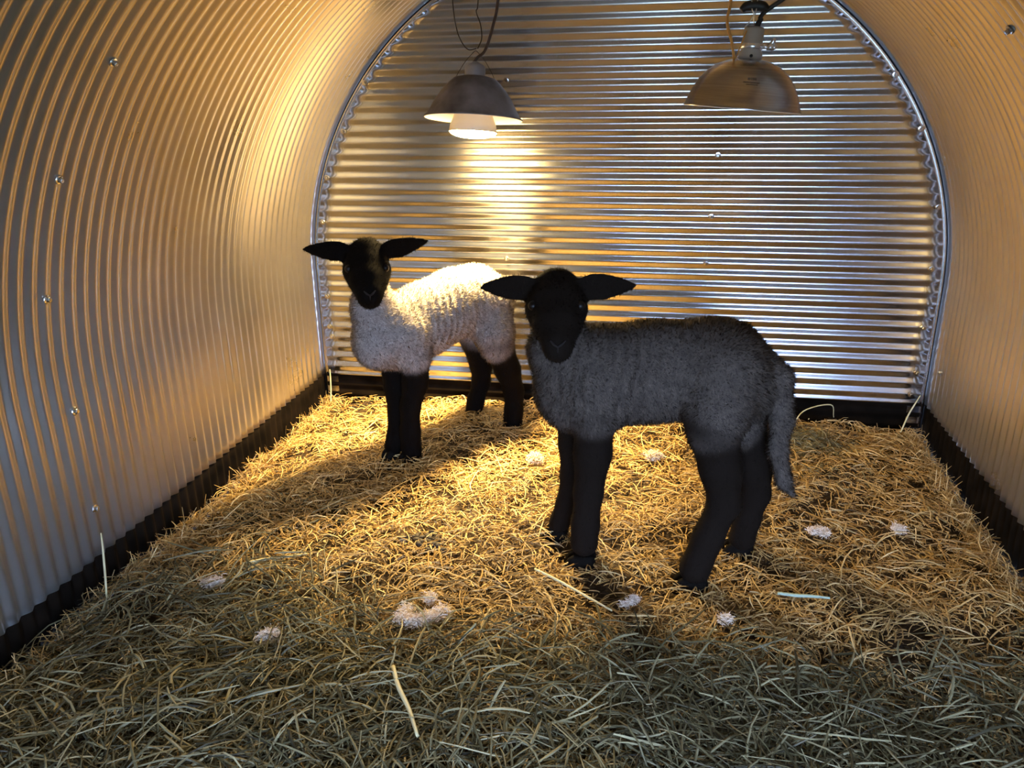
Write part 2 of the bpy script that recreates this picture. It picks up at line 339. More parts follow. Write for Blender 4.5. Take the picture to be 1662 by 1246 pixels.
# ------------------------------------------------------------------ lambs
def surface_net(V, org, h):
    """closed surface of the field V < 0, as quads"""
    nx, ny, nz = V.shape; S = V < 0
    acc = np.zeros((nx - 1, ny - 1, nz - 1, 3), np.float32); cnt = np.zeros((nx - 1, ny - 1, nz - 1), np.float32)
    sl = lambda n, d: slice(d, n - 1 + d)
    corners = [(a, b_, c_) for a in (0, 1) for b_ in (0, 1) for c_ in (0, 1)]
    for p in corners:
        for ax in range(3):
            if p[ax]: continue
            q = list(p); q[ax] = 1
            va = V[sl(nx, p[0]), sl(ny, p[1]), sl(nz, p[2])]; vb = V[sl(nx, q[0]), sl(ny, q[1]), sl(nz, q[2])]
            cr = (va < 0) != (vb < 0); t = np.where(cr, va / np.where(cr, va - vb, 1), 0)
            for k in range(3): acc[..., k] += np.where(cr, p[k] + (t if k == ax else 0), 0)
            cnt += cr
    m = cnt > 0; idx = -np.ones(m.shape, np.int64); idx[m] = np.arange(m.sum())
    I = np.argwhere(m); P = (I + acc[m] / cnt[m][:, None]) * h + org
    Q = []
    for ax in range(3):
        b_, c_ = [(1, 2), (2, 0), (0, 1)][ax]
        a0 = [slice(None)] * 3; a1 = [slice(None)] * 3; a0[ax] = slice(0, -1); a1[ax] = slice(1, None)
        s0 = S[tuple(a0)]; s1 = S[tuple(a1)]; E_ = np.argwhere(s0 != s1)
        E_ = E_[(E_[:, b_] > 0) & (E_[:, c_] > 0) & (E_[:, b_] < V.shape[b_] - 1) & (E_[:, c_] < V.shape[c_] - 1)]
        flip = s0[tuple(E_.T)]
        def cell(db, dc):
            J = E_.copy(); J[:, b_] -= db; J[:, c_] -= dc; return idx[tuple(J.T)]
        q = np.stack([cell(1, 1), cell(0, 1), cell(0, 0), cell(1, 0)], 1); q[~flip] = q[~flip][:, ::-1]; Q.append(q)
    return P, np.concatenate(Q)

def cone_sdf(P, a, b_, ra, rb, sq, lat):
    a = np.asarray(a); b_ = np.asarray(b_)
    if sq != 1:
        s = (1 / sq - 1)
        P = P + ((P - a) @ lat)[..., None] * lat * s; b_ = b_ + ((b_ - a) @ lat) * lat * s
    ab = b_ - a; t = np.clip(((P - a) @ ab) / (ab @ ab + 1e-12), 0, 1)
    d = np.linalg.norm(P - (a + t[..., None] * ab), axis=-1) - (ra + (rb - ra) * t)
    return d * (sq if sq != 1 else 1)

def lamb_surface(L, lat, face, h=.004):
    pts = np.array([p[:3] for ch in L['chains'] for p in ch[4]] + [e[i] for e in L['ears'] for i in (0, 1)])
    lo = pts.min(0) - .105; hi = pts.max(0) + .105; lo[2] = max(lo[2], -.09)
    n = np.ceil((hi - lo) / h).astype(int) + 1
    G = np.stack(np.meshgrid(*[lo[k] + h * np.arange(n[k]) for k in range(3)], indexing='ij'), -1).astype(np.float32)
    V = np.full(n, .2, np.float32); dw = np.full(n, .2, np.float32); dd = np.full(n, .2, np.float32)
    def put(fn, blo, bhi, k, kind):
        i0 = np.maximum(((blo - lo) / h).astype(int), 0); i1 = np.minimum(((bhi - lo) / h).astype(int) + 2, n)
        s = tuple(slice(i0[q], i1[q]) for q in range(3)); d = fn(G[s]).astype(np.float32); v = V[s]
        hh = np.clip(.5 + .5 * (v - d) / k, 0, 1); V[s] = v * (1 - hh) + d * hh - k * hh * (1 - hh)
        tgt = dd if kind == 'd' else dw; tgt[s] = np.minimum(tgt[s], d)
    for name, kind, sq, k, ch in L['chains']:
        for p, q in zip(ch[:-1], ch[1:]):
            a, b_ = np.array(p[:3]), np.array(q[:3]); r = max(p[3], q[3]) + .05
            put(lambda X, a=a, b_=b_, p=p, q=q: cone_sdf(X, a, b_, p[3], q[3], sq, lat), np.minimum(a, b_) - r, np.maximum(a, b_) + r, k, kind)
    for a, b_, wd in L['ears']:                      # ears: leaf-shaped, cupped towards the front
        a, b_ = np.array(a), np.array(b_); ax = (b_ - a); ln = np.linalg.norm(ax); ax /= ln
        th = face - ax * (face @ ax); th /= np.linalg.norm(th); wv = np.cross(ax, th); c_ = (a + b_) / 2
        def ear(X, c_=c_, ax=ax, th=th, wv=wv, ln=ln, wd=wd):
            q = X - c_; u = (q @ ax); v = q @ wv; t = q @ th
            t = t - .10 * 0 + (v / wd) ** 2 * -.006
            r = np.array([ln / 2 + .008, wd * (1), .0062]); taper = 1 - .42 * np.clip(u / (ln / 2), -1, 1)
            e = np.stack([u, v / taper, t], -1); k0 = np.linalg.norm(e / r, axis=-1); k1 = np.linalg.norm(e / r ** 2, axis=-1)
            return k0 * (k0 - 1) / (k1 + 1e-6)
        put(ear, np.minimum(a, b_) - .05, np.maximum(a, b_) + .05, .008, 'd')
    P, Q = surface_net(V, lo, h)
    ii = np.clip(np.round((P - lo) / h).astype(int), 0, n - 1)
    dark = 1 / (1 + np.exp(-(dw[tuple(ii.T)] - dd[tuple(ii.T)]) / .006))
    dark = np.clip((dark - .25) / .5, 0, 1)
    # light relaxing of the net
    e = np.concatenate([Q[:, [0, 1]], Q[:, [1, 2]], Q[:, [2, 3]], Q[:, [3, 0]]])
    for _ in range(4):
        s = np.zeros_like(P); cn = np.zeros(len(P)); np.add.at(s, e[:, 0], P[e[:, 1]]); np.add.at(cn, e[:, 0], 1)
        np.add.at(s, e[:, 1], P[e[:, 0]]); np.add.at(cn, e[:, 1], 1); P = P * .5 + .5 * s / cn[:, None]
        dk = np.zeros(len(P)); np.add.at(dk, e[:, 0], dark[e[:, 1]]); np.add.at(dk, e[:, 1], dark[e[:, 0]]); dark = .5 * dark + .5 * dk / cn
    return P, Q, dark

def hide_material(name, wool, black, rough):
    m, nt, b = mat(name, rough=rough, spec=.08)
    at = node(nt, 'ShaderNodeAttribute', attribute_name='dark')
    tc = node(nt, 'ShaderNodeTexCoord'); no = node(nt, 'ShaderNodeTexNoise', Scale=45.0, Detail=5.0); nt.links.new(tc.outputs['Object'], no.inputs['Vector'])
    wc = ramp(nt, no.outputs['Fac'], [(.3, tuple(.72 * c_ for c_ in wool)), (.7, wool)])
    mx = node(nt, 'ShaderNodeMix', data_type='RGBA'); nt.links.new(at.outputs['Fac'], mx.inputs[0]); nt.links.new(wc, mx.inputs[6])
    mx.inputs[7].default_value = (*black, 1)
    tn = node(nt, 'ShaderNodeAttribute', attribute_name='tone'); ad = node(nt, 'ShaderNodeMath', operation='ADD'); nt.links.new(tn.outputs['Fac'], ad.inputs[0]); ad.inputs[1].default_value = 1.0
    sc_ = node(nt, 'ShaderNodeVectorMath', operation='SCALE'); nt.links.new(mx.outputs[2], sc_.inputs[0]); nt.links.new(ad.outputs[0], sc_.inputs['Scale'])
    nt.links.new(sc_.outputs[0], b.inputs['Base Color'])
    return m

def strands(name, P, Q, dark, sel, count, length, width, flow, curl, material, parent, follow=.7):
    """short fibres rooted over the chosen faces, each a bent ribbon shaded with the skin's normal"""
    tri = np.concatenate([Q[:, [0, 1, 2]], Q[:, [0, 2, 3]]]); A, B, C_ = P[tri[:, 0]], P[tri[:, 1]], P[tri[:, 2]]
    nrm = np.cross(B - A, C_ - A); ar = np.linalg.norm(nrm, axis=1)
    vn = np.zeros_like(P)
    for k in range(3): np.add.at(vn, tri[:, k], nrm)
    vn /= np.linalg.norm(vn, axis=1)[:, None] + 1e-12
    wgt = ar * sel[tri].mean(1); pick = rng.choice(len(tri), count, p=wgt / wgt.sum())
    u, v = rng.random(count), rng.random(count); f = u + v > 1; u[f], v[f] = 1 - u[f], 1 - v[f]
    t = tri[pick]; root = A[pick] + u[:, None] * (B - A)[pick] + v[:, None] * (C_ - A)[pick]
    N = vn[t[:, 0]] * (1 - u - v)[:, None] + vn[t[:, 1]] * u[:, None] + vn[t[:, 2]] * v[:, None]; N /= np.linalg.norm(N, axis=1)[:, None]
    dk = dark[t].mean(1)
    rnd = rng.normal(size=(count, 3)); fl = flow(root) - N * np.sum(flow(root) * N, 1)[:, None]
    d0 = N * follow + fl * .5 + rnd * curl; d0 /= np.linalg.norm(d0, axis=1)[:, None]
    d1 = d0 + rng.normal(size=(count, 3)) * curl * 1.3 + fl * .35; d1 /= np.linalg.norm(d1, axis=1)[:, None]
    Ln = length * (.55 + .8 * rng.random(count)); side = np.cross(d0, N + rng.normal(size=(count, 3)) * .25); side /= np.linalg.norm(side, axis=1)[:, None]
    root = root - N * .0015
    p1 = root + d0 * (Ln * .5)[:, None]; p2 = p1 + d1 * (Ln * .5)[:, None]; w_ = side * width * .5
    V = np.stack([root - w_, root + w_, p1 - w_ * .8, p1 + w_ * .8, p2], 1).reshape(-1, 3); b_ = np.arange(count) * 5
    me = np_mesh(name, V, np.stack([b_, b_ + 1, b_ + 3, b_ + 2], 1), np.stack([b_ + 2, b_ + 3, b_ + 4], 1))
    at = me.attributes.new('dark', 'FLOAT', 'POINT'); at.data.foreach_set('value', np.repeat(dk, 5).astype(np.float32))
    tn = me.attributes.new('tone', 'FLOAT', 'POINT'); lock = np.sin(root[:, 0] * 310 + 3 * np.sin(root[:, 2] * 170)) * np.sin(root[:, 2] * 260 + 3 * np.sin(root[:, 1] * 210)) * np.cos(root[:, 1] * 280)
    tn.data.foreach_set('value', np.repeat(np.clip(.40 * rng.normal(size=count) + .55 * lock * (1 - dk), -.75, 1.6), 5).astype(np.float32))
    sn = N * .8 + d0 * .25 + rnd * .18; sn /= np.linalg.norm(sn, axis=1)[:, None]
    me.normals_split_custom_set_from_vertices(np.repeat(sn, 5, axis=0).tolist())
    return link(name, me, material, parent)

M_EYE, _, _ = mat('eye', (.006, .004, .003), .4, 0, .2)
M_HOOF, _, _ = mat('hoof_horn', (.006, .005, .004), .8, 0, .05)
M_NOSE, _, _ = mat('muzzle_skin', (.022, .018, .017), .7, 0, .1)

def hoof(parent, p, fwd, r):
    """cloven hoof: two tapering claws side by side under the pastern"""
    f = np.array(fwd, float); f /= np.linalg.norm(f); s = np.array([-f[1], f[0], 0]); up = np.array([0, 0, 1.]); mb = MB()
    for sd in (-1, 1):
        V = []; F = []; n = 12; rows = [(0.0, 1.0, .0), (.010, 1.0, -.002), (.024, .86, -.006), (.032, .62, -.010)]
        for z, k, sh in rows:
            for q in range(n):
                a = 2 * math.pi * q / n; lx = math.cos(a) * r * 1.05 * k + (.007 if math.cos(a) > 0 else 0) * math.cos(a); ly = math.sin(a) * r * .46 * k
                V.append(np.array(p) + f * (lx + .006 + sh) + s * (sd * r * .5 + ly - sd * .001) + up * z)
        for i in range(3):
            for q in range(n): F.append((i * n + q, i * n + (q + 1) % n, (i + 1) * n + (q + 1) % n, (i + 1) * n + q))
        F.append(tuple(range(n - 1, -1, -1))); F.append(tuple(3 * n + q for q in range(n))); mb.add(V, F)
    return mb.build('hoof', M_HOOF, parent)

def build_lamb(L, label, heading, face, wool, nwool, wlen, wcurl, black=(.009, .006, .004)):
    hd = np.array(heading, float); hd /= np.linalg.norm(hd); lat = np.array([-hd[1], hd[0], 0]); face = np.array(face, float); face /= np.linalg.norm(face)
    P, Q, dark = lamb_surface(L, lat, face)
    feet = [c_[4][-1] for c_ in L['chains'] if c_[0] in ('foreN', 'foreF', 'gaskinN', 'gaskinF')]
    base = np.mean([q[:3] for q in feet], axis=0); base[2] = float(straw_h(base[0], base[1]))
    root = empty('lamb', tuple(base), label, 'lamb')
    # shallow upright creases in the fleece along the flanks
    al = (P - base) @ hd; tri = Q[:, [0, 1, 2]]; nv = np.cross(P[tri[:, 1]] - P[tri[:, 0]], P[tri[:, 2]] - P[tri[:, 0]]); vn = np.zeros_like(P)
    for k in range(3): np.add.at(vn, tri[:, k], nv)
    vn /= np.linalg.norm(vn, axis=1)[:, None] + 1e-9
    wr = (1 - dark) * np.clip(1 - np.abs(al - .035) / .17, 0, 1) * np.abs(vn @ lat)
    P = P + vn * (wr * .0022 * np.sin(al * 2 * np.pi / .021 + 2.2 * np.sin(P[:, 2] * 23) + 1.5 * np.sin(P[:, 2] * 51 + 1.)))[:, None]
    P = P - base; M_ = hide_material('lamb_hide', wool, black, .9)
    me = np_mesh('body', P, Q); at = me.attributes.new('dark', 'FLOAT', 'POINT'); at.data.foreach_set('value', dark.astype(np.float32))
    body = link('body', me, M_, root)
    flow = lambda X: -hd * .7 + np.array([0, 0, -.6])
    w1 = strands('wool', P, Q, dark, np.clip(1 - dark * 1.15, 0, 1), nwool, wlen, .0010, flow, wcurl, M_, root)
    w1['kind'] = 'stuff'
    w2 = strands('hair', P, Q, dark, np.clip(dark - .15, 0, 1), 26000, .0062, .0009, lambda X: np.zeros_like(X) + np.array([0, 0, -1.]), .22, M_, root, .55)
    w2['kind'] = 'stuff'
    # eyes, set into the sides of the head
    H = P[(dark > .5) & (P[:, 2] + base[2] > .33)]
    for e in L['eyes']:
        e = np.array(e) - base; d = np.linalg.norm(H - e, axis=1); q = H[np.argsort(d)[:12]].mean(0)
        mb = MB(); lathe(mb, [(.0085 * math.sin(math.pi * k / 10) + 1e-5, -.0085 * math.cos(math.pi * k / 10)) for k in range(11)], 20, Matrix.Translation(q - face * .0045))
        mb.build('eye', M_EYE, root)
    n0 = np.array(L['nose']) - base; q = H[np.argsort(np.linalg.norm(H - n0, axis=1))[:10]].mean(0) + face * .0035
    sx = np.cross(np.array([0, 0, 1.]), face); sx /= np.linalg.norm(sx); up = np.array([0, 0, 1.]); mb = MB()
    for sg in (-1, 1): tube(mb, [q + sx * sg * .012 + up * .008 - face * .003, q + sx * sg * .006 + up * .003, q - up * .001], [.0011, .002, .0016], 6)
    tube(mb, [q, q - up * .012 - face * .003], [.0014, .001], 6)
    mb.build('nose', M_NOSE, root)
    mb = MB(); z = q - up * .014 - face * .004
    tube(mb, [z + sx * -.018 - face * .016 + up * .004, z + sx * -.008 - face * .003, z, z + sx * .008 - face * .003, z + sx * .018 - face * .016 + up * .004], .0011, 6); mb.build('mouth', M_EYE, root)
    for ft in feet: hoof(root, np.array((ft[0], ft[1], min(ft[2] - .028, float(straw_h(ft[0], ft[1])) - .004))) - base, hd, ft[3] * .95)
    return root
build_lamb(NEAR, 'dark grey lamb nearest the front, standing side-on with a long hanging tail', (-1, 0, 0), (.12, -.95, -.28), (.092, .074, .060), 90000, .0085, .34)
build_lamb(FAR, 'pale woolled lamb standing under the lit lamp, its back glowing', (-.58, -.815, 0), (.36, -.90, -.28), (.34, .29, .255), 80000, .0090, .40, (.004, .0026, .0018))

# ------------------------------------------------------------------ brooder lamps
M_SHADE1, nt, b = mat('dull_aluminium', (.20, .17, .15), .55, .55)
no = node(nt, 'ShaderNodeTexNoise', Scale=14.0, Detail=6.0); tc = node(nt, 'ShaderNodeTexCoord'); nt.links.new(tc.outputs['Object'], no.inputs['Vector'])
nt.links.new(ramp(nt, no.outputs['Fac'], [(.35, (.13, .11, .10)), (.65, (.30, .27, .26))]), b.inputs['Base Color'])
M_SHADEIN, _, _ = mat('shade_lining', (.86, .84, .80), .45, 0.0)
M_SHADE2, nt, b = mat('spun_aluminium', (.5, .45, .4), .25, 1.0)
tc = node(nt, 'ShaderNodeTexCoord'); mp = node(nt, 'ShaderNodeMapping'); mp.inputs['Scale'].default_value = (3, 3, 140); nt.links.new(tc.outputs['Object'], mp.inputs['Vector'])
no = node(nt, 'ShaderNodeTexNoise', Scale=3.0, Detail=5.0); nt.links.new(mp.outputs['Vector'], no.inputs['Vector'])
nt.links.new(ramp(nt, no.outputs['Fac'], [(.3, (.34, .32, .31)), (.7, (.46, .45, .45))]), b.inputs['Base Color'])
M_SOCKET1, _, _ = mat('dull_socket', (.34, .33, .33), .5, .4)
M_PORCELAIN, _, _ = mat('socket_body', (.36, .32, .26), .55)
M_CHROME, _, _ = mat('chrome_band', (.85, .85, .85), .25, .8)
M_CORD, _, _ = mat('brown_cord', (.045, .020, .012), .5)
M_BLACK, _, _ = mat('black_rubber', (.010, .010, .010), .5)
M_WIRE, _, _ = mat('thin_wire', (.03, .018, .012), .6, .1)
M_STEEL, _, _ = mat('bright_wire', (.62, .58, .52), .35, 1.0)
M_TWINE, _, _ = mat('orange_twine', (.55, .26, .06), .8)
M_INK, _, _ = mat('faded_ink', (.10, .08, .065), .7)
M_BULBBACK, nt, b = mat('frosted_bulb_back', (.80, .74, .62), .35)
M_LENS, nt, b = mat('lit_bulb_face', (1, .95, .85), .3)
b.inputs['Emission Color'].default_value = (1.0, .71, .29, 1); b.inputs['Emission Strength'].default_value = BULB_STRENGTH

def shell(mb_out, mb_in, prof, t=.0012):
    lathe(mb_out, prof, 64); inner = [(max(r - t, .001), z - t * .4) for r, z in prof][::-1]
    lathe(mb_in, inner, 64)
def ceil_z(x): return ZS + math.sqrt(R * R - x * x)
def rot(o, rx, ry): o.rotation_euler = (math.radians(rx), math.radians(ry), 0)

l1 = empty('heat_lamp', (-.3205, 2.0, .735), 'lit heat lamp with dull brown dome shade, above the pale lamb', 'lamp'); rot(l1, -8, 2.0)
prof1 = [(.1185, 0), (.1190, .0018), (.1165, .0045), (.1105, .010), (.103, .024), (.092, .044), (.078, .064), (.061, .083), (.050, .0925), (.034, .0965), (.024, .098)]
mo, mi = MB(), MB(); shell(mo, mi, prof1); sh = mo.build('lamp_shade', M_SHADE1, l1)
lin = mi.build('shade_lining', M_SHADEIN, sh); lin['label'] = 'pale reflective inside of the shade'
mb = MB(); lathe(mb, [(.023, .094), (.0245, .098), (.0245, .116), (.022, .122), (.012, .127), (.006, .131)], 32, cap0=True, cap1=True); mb.build('socket', M_SOCKET1, l1)
mb = MB(); lathe(mb, [(.016, .085), (.018, .066), (.030, .040), (.046, .010), (.0555, -.014), (.0575, -.026), (.0570, -.030)], 48, cap0=True); bb = mb.build('bulb', M_BULBBACK, l1)
mb = MB(); lathe(mb, [(.0570, -.030), (.053, -.0345), (.045, -.038), (.034, -.041), (.018, -.043), (.001, -.0435)], 48); bl = mb.build('bulb_face', M_LENS, bb); bl['label'] = 'glowing face of the bulb'
mb = MB()
for sg in (-1, 1): tube(mb, [(sg * .047, 0, .094), (sg * .037, 0, .112), (sg * .022, 0, .134), (sg * .005, 0, .152)], .0006, 6)
tube(mb, [(-.008, 0, .150), (0, 0, .155), (.008, 0, .149)], .0007, 6)
mb.build('wire_bail', M_WIRE, l1)
beam_d = bpy.data.lights.new('flood_beam', 'SPOT'); beam_d.energy = BEAM_WATTS; beam_d.color = (1.0, .71, .29); beam_d.spot_size = math.radians(106); beam_d.spot_blend = 1.0
beam_d.shadow_soft_size = .045
beam = bpy.data.objects.new('flood_beam', beam_d); COL.objects.link(beam); beam.parent = l1; beam.location = (0, 0, -.050)
def world_to(o_loc, eul, p):
    from mathutils import Euler
    return Euler(tuple(math.radians(a) for a in eul)).to_matrix().transposed() @ (Vector(p) - Vector(o_loc))
def hang(parent, eul, name, pts, r, m, n=8):
    loc = parent.location; mb = MB(); tube(mb, [tuple(world_to(loc, eul, p)) for p in pts], r, n); return mb.build(name, m, parent)
E1 = (-8, 2.0, 0)
hang(l1, E1, 'cord', [(-.3205, 2.018, .862), (-.310, 2.018, .874), (-.291, 2.015, .889), (-.271, 2.01, .938), (-.256, 2.005, .996), (-.245, 2.0, ceil_z(-.245) + .002)], .0036, M_CORD)
hang(l1, E1, 'hanging_wire', [(-.313, 2.02, .893), (-.334, 2.02, .892), (-.352, 2.02, .915), (-.362, 2.018, .950), (-.366, 2.015, 1.0), (-.368, 2.01, ceil_z(-.368) + .002)], .0014, M_WIRE, 6)
hang(l1, E1, 'hanging_wire', [(-.310, 2.02, .893), (-.298, 2.012, .915), (-.300, 2.01, .945), (-.309, 2.01, .972), (-.304, 2.008, .992), (-.300, 2.0, ceil_z(-.300) + .002)], .0014, M_WIRE, 6)

l2 = empty('heat_lamp', (.283, 1.75, .758), 'unlit heat lamp with spun silver shade and orange twine, right of the lit one', 'lamp'); rot(l2, -1, 5.0)
prof2 = [(.1135, 0), (.1140, .0016), (.1120, .003), (.1085, .014), (.102, .031), (.092, .050), (.078, .067), (.060, .081), (.040, .089), (.0226, .0920)]
mo, mi = MB(), MB(); shell(mo, mi, prof2); sh = mo.build('lamp_shade', M_SHADE2, l2); mi.build('shade_lining', M_SHADEIN, sh)
mb = MB()
def on_shade(a, z):                       # point on the outside of the second shade
    zs_ = [p[1] for p in prof2]; rs_ = [p[0] for p in prof2]; r = np.interp(z, zs_, rs_) + .0004; return (r * math.cos(a), r * math.sin(a), z)
def dash(mb, a0, a1, z, hgt):
    n = 4; V = []
    for i in range(n + 1):
        a = a0 + (a1 - a0) * i / n; V += [on_shade(a, z), on_shade(a, z + hgt)]
    mb.add(V, [(2 * i, 2 * i + 2, 2 * i + 3, 2 * i + 1) for i in range(n)])
a = -1.62
for k, (st, ln, z, hgt) in enumerate([(0, .05, .052, .0035), (.07, .018, .052, .0035), (.10, .075, .052, .0038), (-.08, .32, .047, .0016), (-.02, .22, .0435, .0012)]): dash(mb, a + st, a + st + ln, z, hgt)
mb.build('printed_marking', M_INK, sh)
mb = MB(); lathe(mb, [(.0225, .088), (.0225, .104), (.0195, .107), (.0192, .145), (.017, .149), (.008, .151)], 32, cap0=True, cap1=True); sk = mb.build('socket', M_PORCELAIN, l2)
mb = MB(); lathe(mb, [(.0196, .110), (.0212, .1105), (.0212, .1195), (.0196, .120)], 32); mb.build('clamp_band', M_CHROME, sk)
mb = MB(); tube(mb, [(.0, -.0222, .097), (.0, -.0234, .097)], .0032, 12, interp=False); mb.build('vent_hole', M_BLACK, sk)
mb = MB(); tube(mb, [(.020, -.004, .116), (.030, -.006, .115)], .0045, 10, interp=False)
boxm(mb, (.034, -.008, .1155), (.012, .008, .012))
tube(mb, [(.034, -.006, .119), (.038, -.007, .127), (.0375, -.007, .132)], [.004, .0045, .003], 8); tube(mb, [(.036, -.006, .113), (.042, -.006, .116), (.0425, -.006, .122)], [.004, .0042, .003], 8)
mb.build('wing_nut', M_CHROME, l2)
mb = MB(); tube(mb, [(.003, 0, .149), (.005, 0, .156), (.010, 0, .166)], [.006, .0055, .0045], 10); mb.build('cord_grip', M_BLACK, l2)
E2 = (-1, 5.0, 0)
hang(l2, E2, 'cord', [(.303, 1.75, .920), (.309, 1.75, .930), (.322, 1.748, .940), (.345, 1.745, .955), (.385, 1.74, .985), (.42, 1.735, ceil_z(.42) + .002)], .0042, M_BLACK)
mb = MB()                                  # spring clamp hanging over the socket
for off in (0, .009):
    tube(mb, [tuple(world_to(l2.location, E2, p)) for p in [(.268, 1.742 + off, .936), (.276, 1.742 + off, .942), (.292, 1.742 + off, .944), (.308, 1.742 + off, .941), (.316, 1.742 + off, .935)]], [.006, .009, .0105, .009, .005], 10)
mb.build('spring_clamp', M_BLACK, l2)
hang(l2, E2, 'hanging_wire', [(.293, 1.74, .912), (.290, 1.735, .930), (.285, 1.735, .956), (.280, 1.735, ceil_z(.28) + .002)], .0011, M_STEEL, 6)
hang(l2, E2, 'hanging_wire', [(.276, 1.74, .905), (.288, 1.735, .922), (.2955, 1.735, .95), (.297, 1.735, ceil_z(.297) + .002)], .0011, M_STEEL, 6)
mb = MB()
Lw = lambda p: tuple(world_to(l2.location, E2, p))
tube(mb, [Lw(p) for p in [(.262, 1.74, .848), (.259, 1.738, .860), (.253, 1.738, .884), (.2455, 1.738, .905), (.243, 1.738, .925), (.247, 1.738, .950), (.2445, 1.738, 1.0), (.243, 1.738, ceil_z(.243) + .002)]], [.0035, .0026, .0026, .0030, .0026, .0030, .0026, .0026], 7)
tube(mb, [Lw(p) for p in [(.262, 1.74, .848), (.266, 1.738, .858), (.270, 1.737, .870), (.280, 1.735, .9)]], .0013, 6)
mb.build('hanging_twine', M_TWINE, l2)

# ------------------------------------------------------------------ straw and hay
def blade_material(name, c0, c1, c2, rough=.55):
    m, nt, b = mat(name, rough=rough, spec=.35)
    at = node(nt, 'ShaderNodeAttribute', attribute_name='tint')
    nt.links.new(ramp(nt, at.outputs['Fac'], [(0, c0), (.5, c1), (1, c2)]), b.inputs['Base Color'])
    return m
M_STRAW = blade_material('straw', (.09, .042, .010), (.42, .26, .08), (.80, .62, .31))
M_HAY = blade_material('hay', (.022, .019, .008), (.105, .090, .039), (.38, .345, .195))

def blades(x, y, length, width, lift, tilt, tint, fold=True, seed=0):
    """curved blades lying on the bed; arrays of one value per blade"""
    g = np.random.default_rng(seed); n = len(x); K = 5
    az = g.random(n) * 2 * np.pi; el = g.normal(size=n) * tilt; bend = g.normal(size=n) * .5; sag = -np.abs(g.normal(size=n)) * .35
    t = np.linspace(-.5, .5, K)
    a = az[:, None] + bend[:, None] * t; ds = length[:, None] / (K - 1)
    e = el[:, None] + sag[:, None] * t * 2
    stepx = np.cos(a) * np.cos(e) * ds; stepy = np.sin(a) * np.cos(e) * ds; stepz = np.sin(e) * ds
    cum = lambda s: np.concatenate([np.zeros((n, 1)), np.cumsum((s[:, 1:] + s[:, :-1]) / 2, 1)], 1)
    px = cum(stepx); py = cum(stepy); pz = cum(stepz); px -= px.mean(1)[:, None]; py -= py.mean(1)[:, None]; pz -= pz.mean(1)[:, None]
    X = np.clip(x[:, None] + px, -R + .008, R - .008); Yy = np.minimum(y[:, None] + py, D - .022)
    h0 = straw_h(X, Yy); Z = np.maximum(straw_h(x, y)[:, None] * .35 + h0 * .65 + lift[:, None] + pz, h0 - .012)
    P = np.stack([X, Yy, Z], -1); T = np.gradient(P, axis=1); T /= np.linalg.norm(T, axis=2)[..., None] + 1e-9
    up = np.array([0, 0, 1.]) + g.normal(size=(n, 1, 3)) * .55; S = np.cross(T, up); S /= np.linalg.norm(S, axis=2)[..., None] + 1e-9
    N = np.cross(S, T); wd = (width[:, None] * np.array([.75, 1, 1, .95, .55]))[..., None] * .5
    if fold:
        V = np.stack([P - S * wd, P + N * wd * .75, P + S * wd], 2).reshape(n, -1, 3); m = 3
    else:
        V = np.stack([P - S * wd, P + S * wd], 2).reshape(n, -1, 3); m = 2
    q = np.array([[i * m + k, i * m + k + 1, (i + 1) * m + k + 1, (i + 1) * m + k] for i in range(K - 1) for k in range(m - 1)])
    F = (np.arange(n) * (K * m))[:, None, None] + q[None]
    return V.reshape(-1, 3), F.reshape(-1, 4), np.repeat(tint, K * m)
def bed(name, parts, material, label, cat):
    Vs, Fs, Ts, b_ = [], [], [], 0
    for V, F, T in parts: Vs.append(V); Fs.append(F + b_); Ts.append(T); b_ += len(V)
    me = np_mesh(name, np.concatenate(Vs), np.concatenate(Fs), smooth=False)
    at = me.attributes.new('tint', 'FLOAT', 'POINT'); at.data.foreach_set('value', np.clip(np.concatenate(Ts), 0, 1).astype(np.float32))
    return tag(link(name, me, material), label, cat, kind='stuff')
def patch(x, y):                          # where the greener hay lies
    return (np.sin(4.1 * x + 2.0 * y + .6) + np.sin(7.3 * y - 3.2 * x + 1.9) + np.sin(9.1 * x + 5.3 * y)) / 3
def scatter(n, y0, y1, seed, dens=None):
    g = np.random.default_rng(seed); x = (g.random(n) * 2 - 1) * (R - .015); y = y0 + (y1 - y0) * g.random(n)
    if dens is not None:
        k = g.random(n) < dens(x, y); x, y = x[k], y[k]
    return x, y, g
front = lambda x, y: np.clip((1.22 - y) / .30 + .38 * patch(x, y), 0, 1)      # 1 at the front, 0 towards the back
blot = lambda x, y: np.sin(17 * x + 9 * y + 2 * np.sin(13 * y)) * np.sin(15 * y - 8 * x + 2 * np.sin(19 * x)) + .6 * np.sin(41 * x + 5) * np.sin(37 * y + 23 * x)
pieces = []
x, y, g = scatter(78000, .55, D - .02, 11, lambda x, y: np.clip((1 - .55 * front(x, y)) * (.72 + .5 * blot(x, y)), .12, 1)); n = len(x)
pieces.append(blades(x, y, .008 + .028 * g.random(n) ** 1.6, .0010 + .0018 * g.random(n), .000 + .017 * g.random(n), .26, g.normal(.44, .22, n), False, 12))
x, y, g = scatter(16000, .6, D - .02, 13, lambda x, y: np.clip((1 - .7 * front(x, y)) * (.70 + .5 * blot(x, y)), .1, 1)); n = len(x)
pieces.append(blades(x, y, .03 + .07 * g.random(n) ** 2, .0016 + .0016 * g.random(n), .006 + .013 * g.random(n), .16, g.normal(.56, .18, n), True, 14))
g = np.random.default_rng(15); n = 1500                                        # stray straws standing against the walls
sd = np.where(g.random(n) < .5, -1, 1); x = sd * (R - .02 - .05 * g.random(n)); y = .8 + (D - .85) * g.random(n)
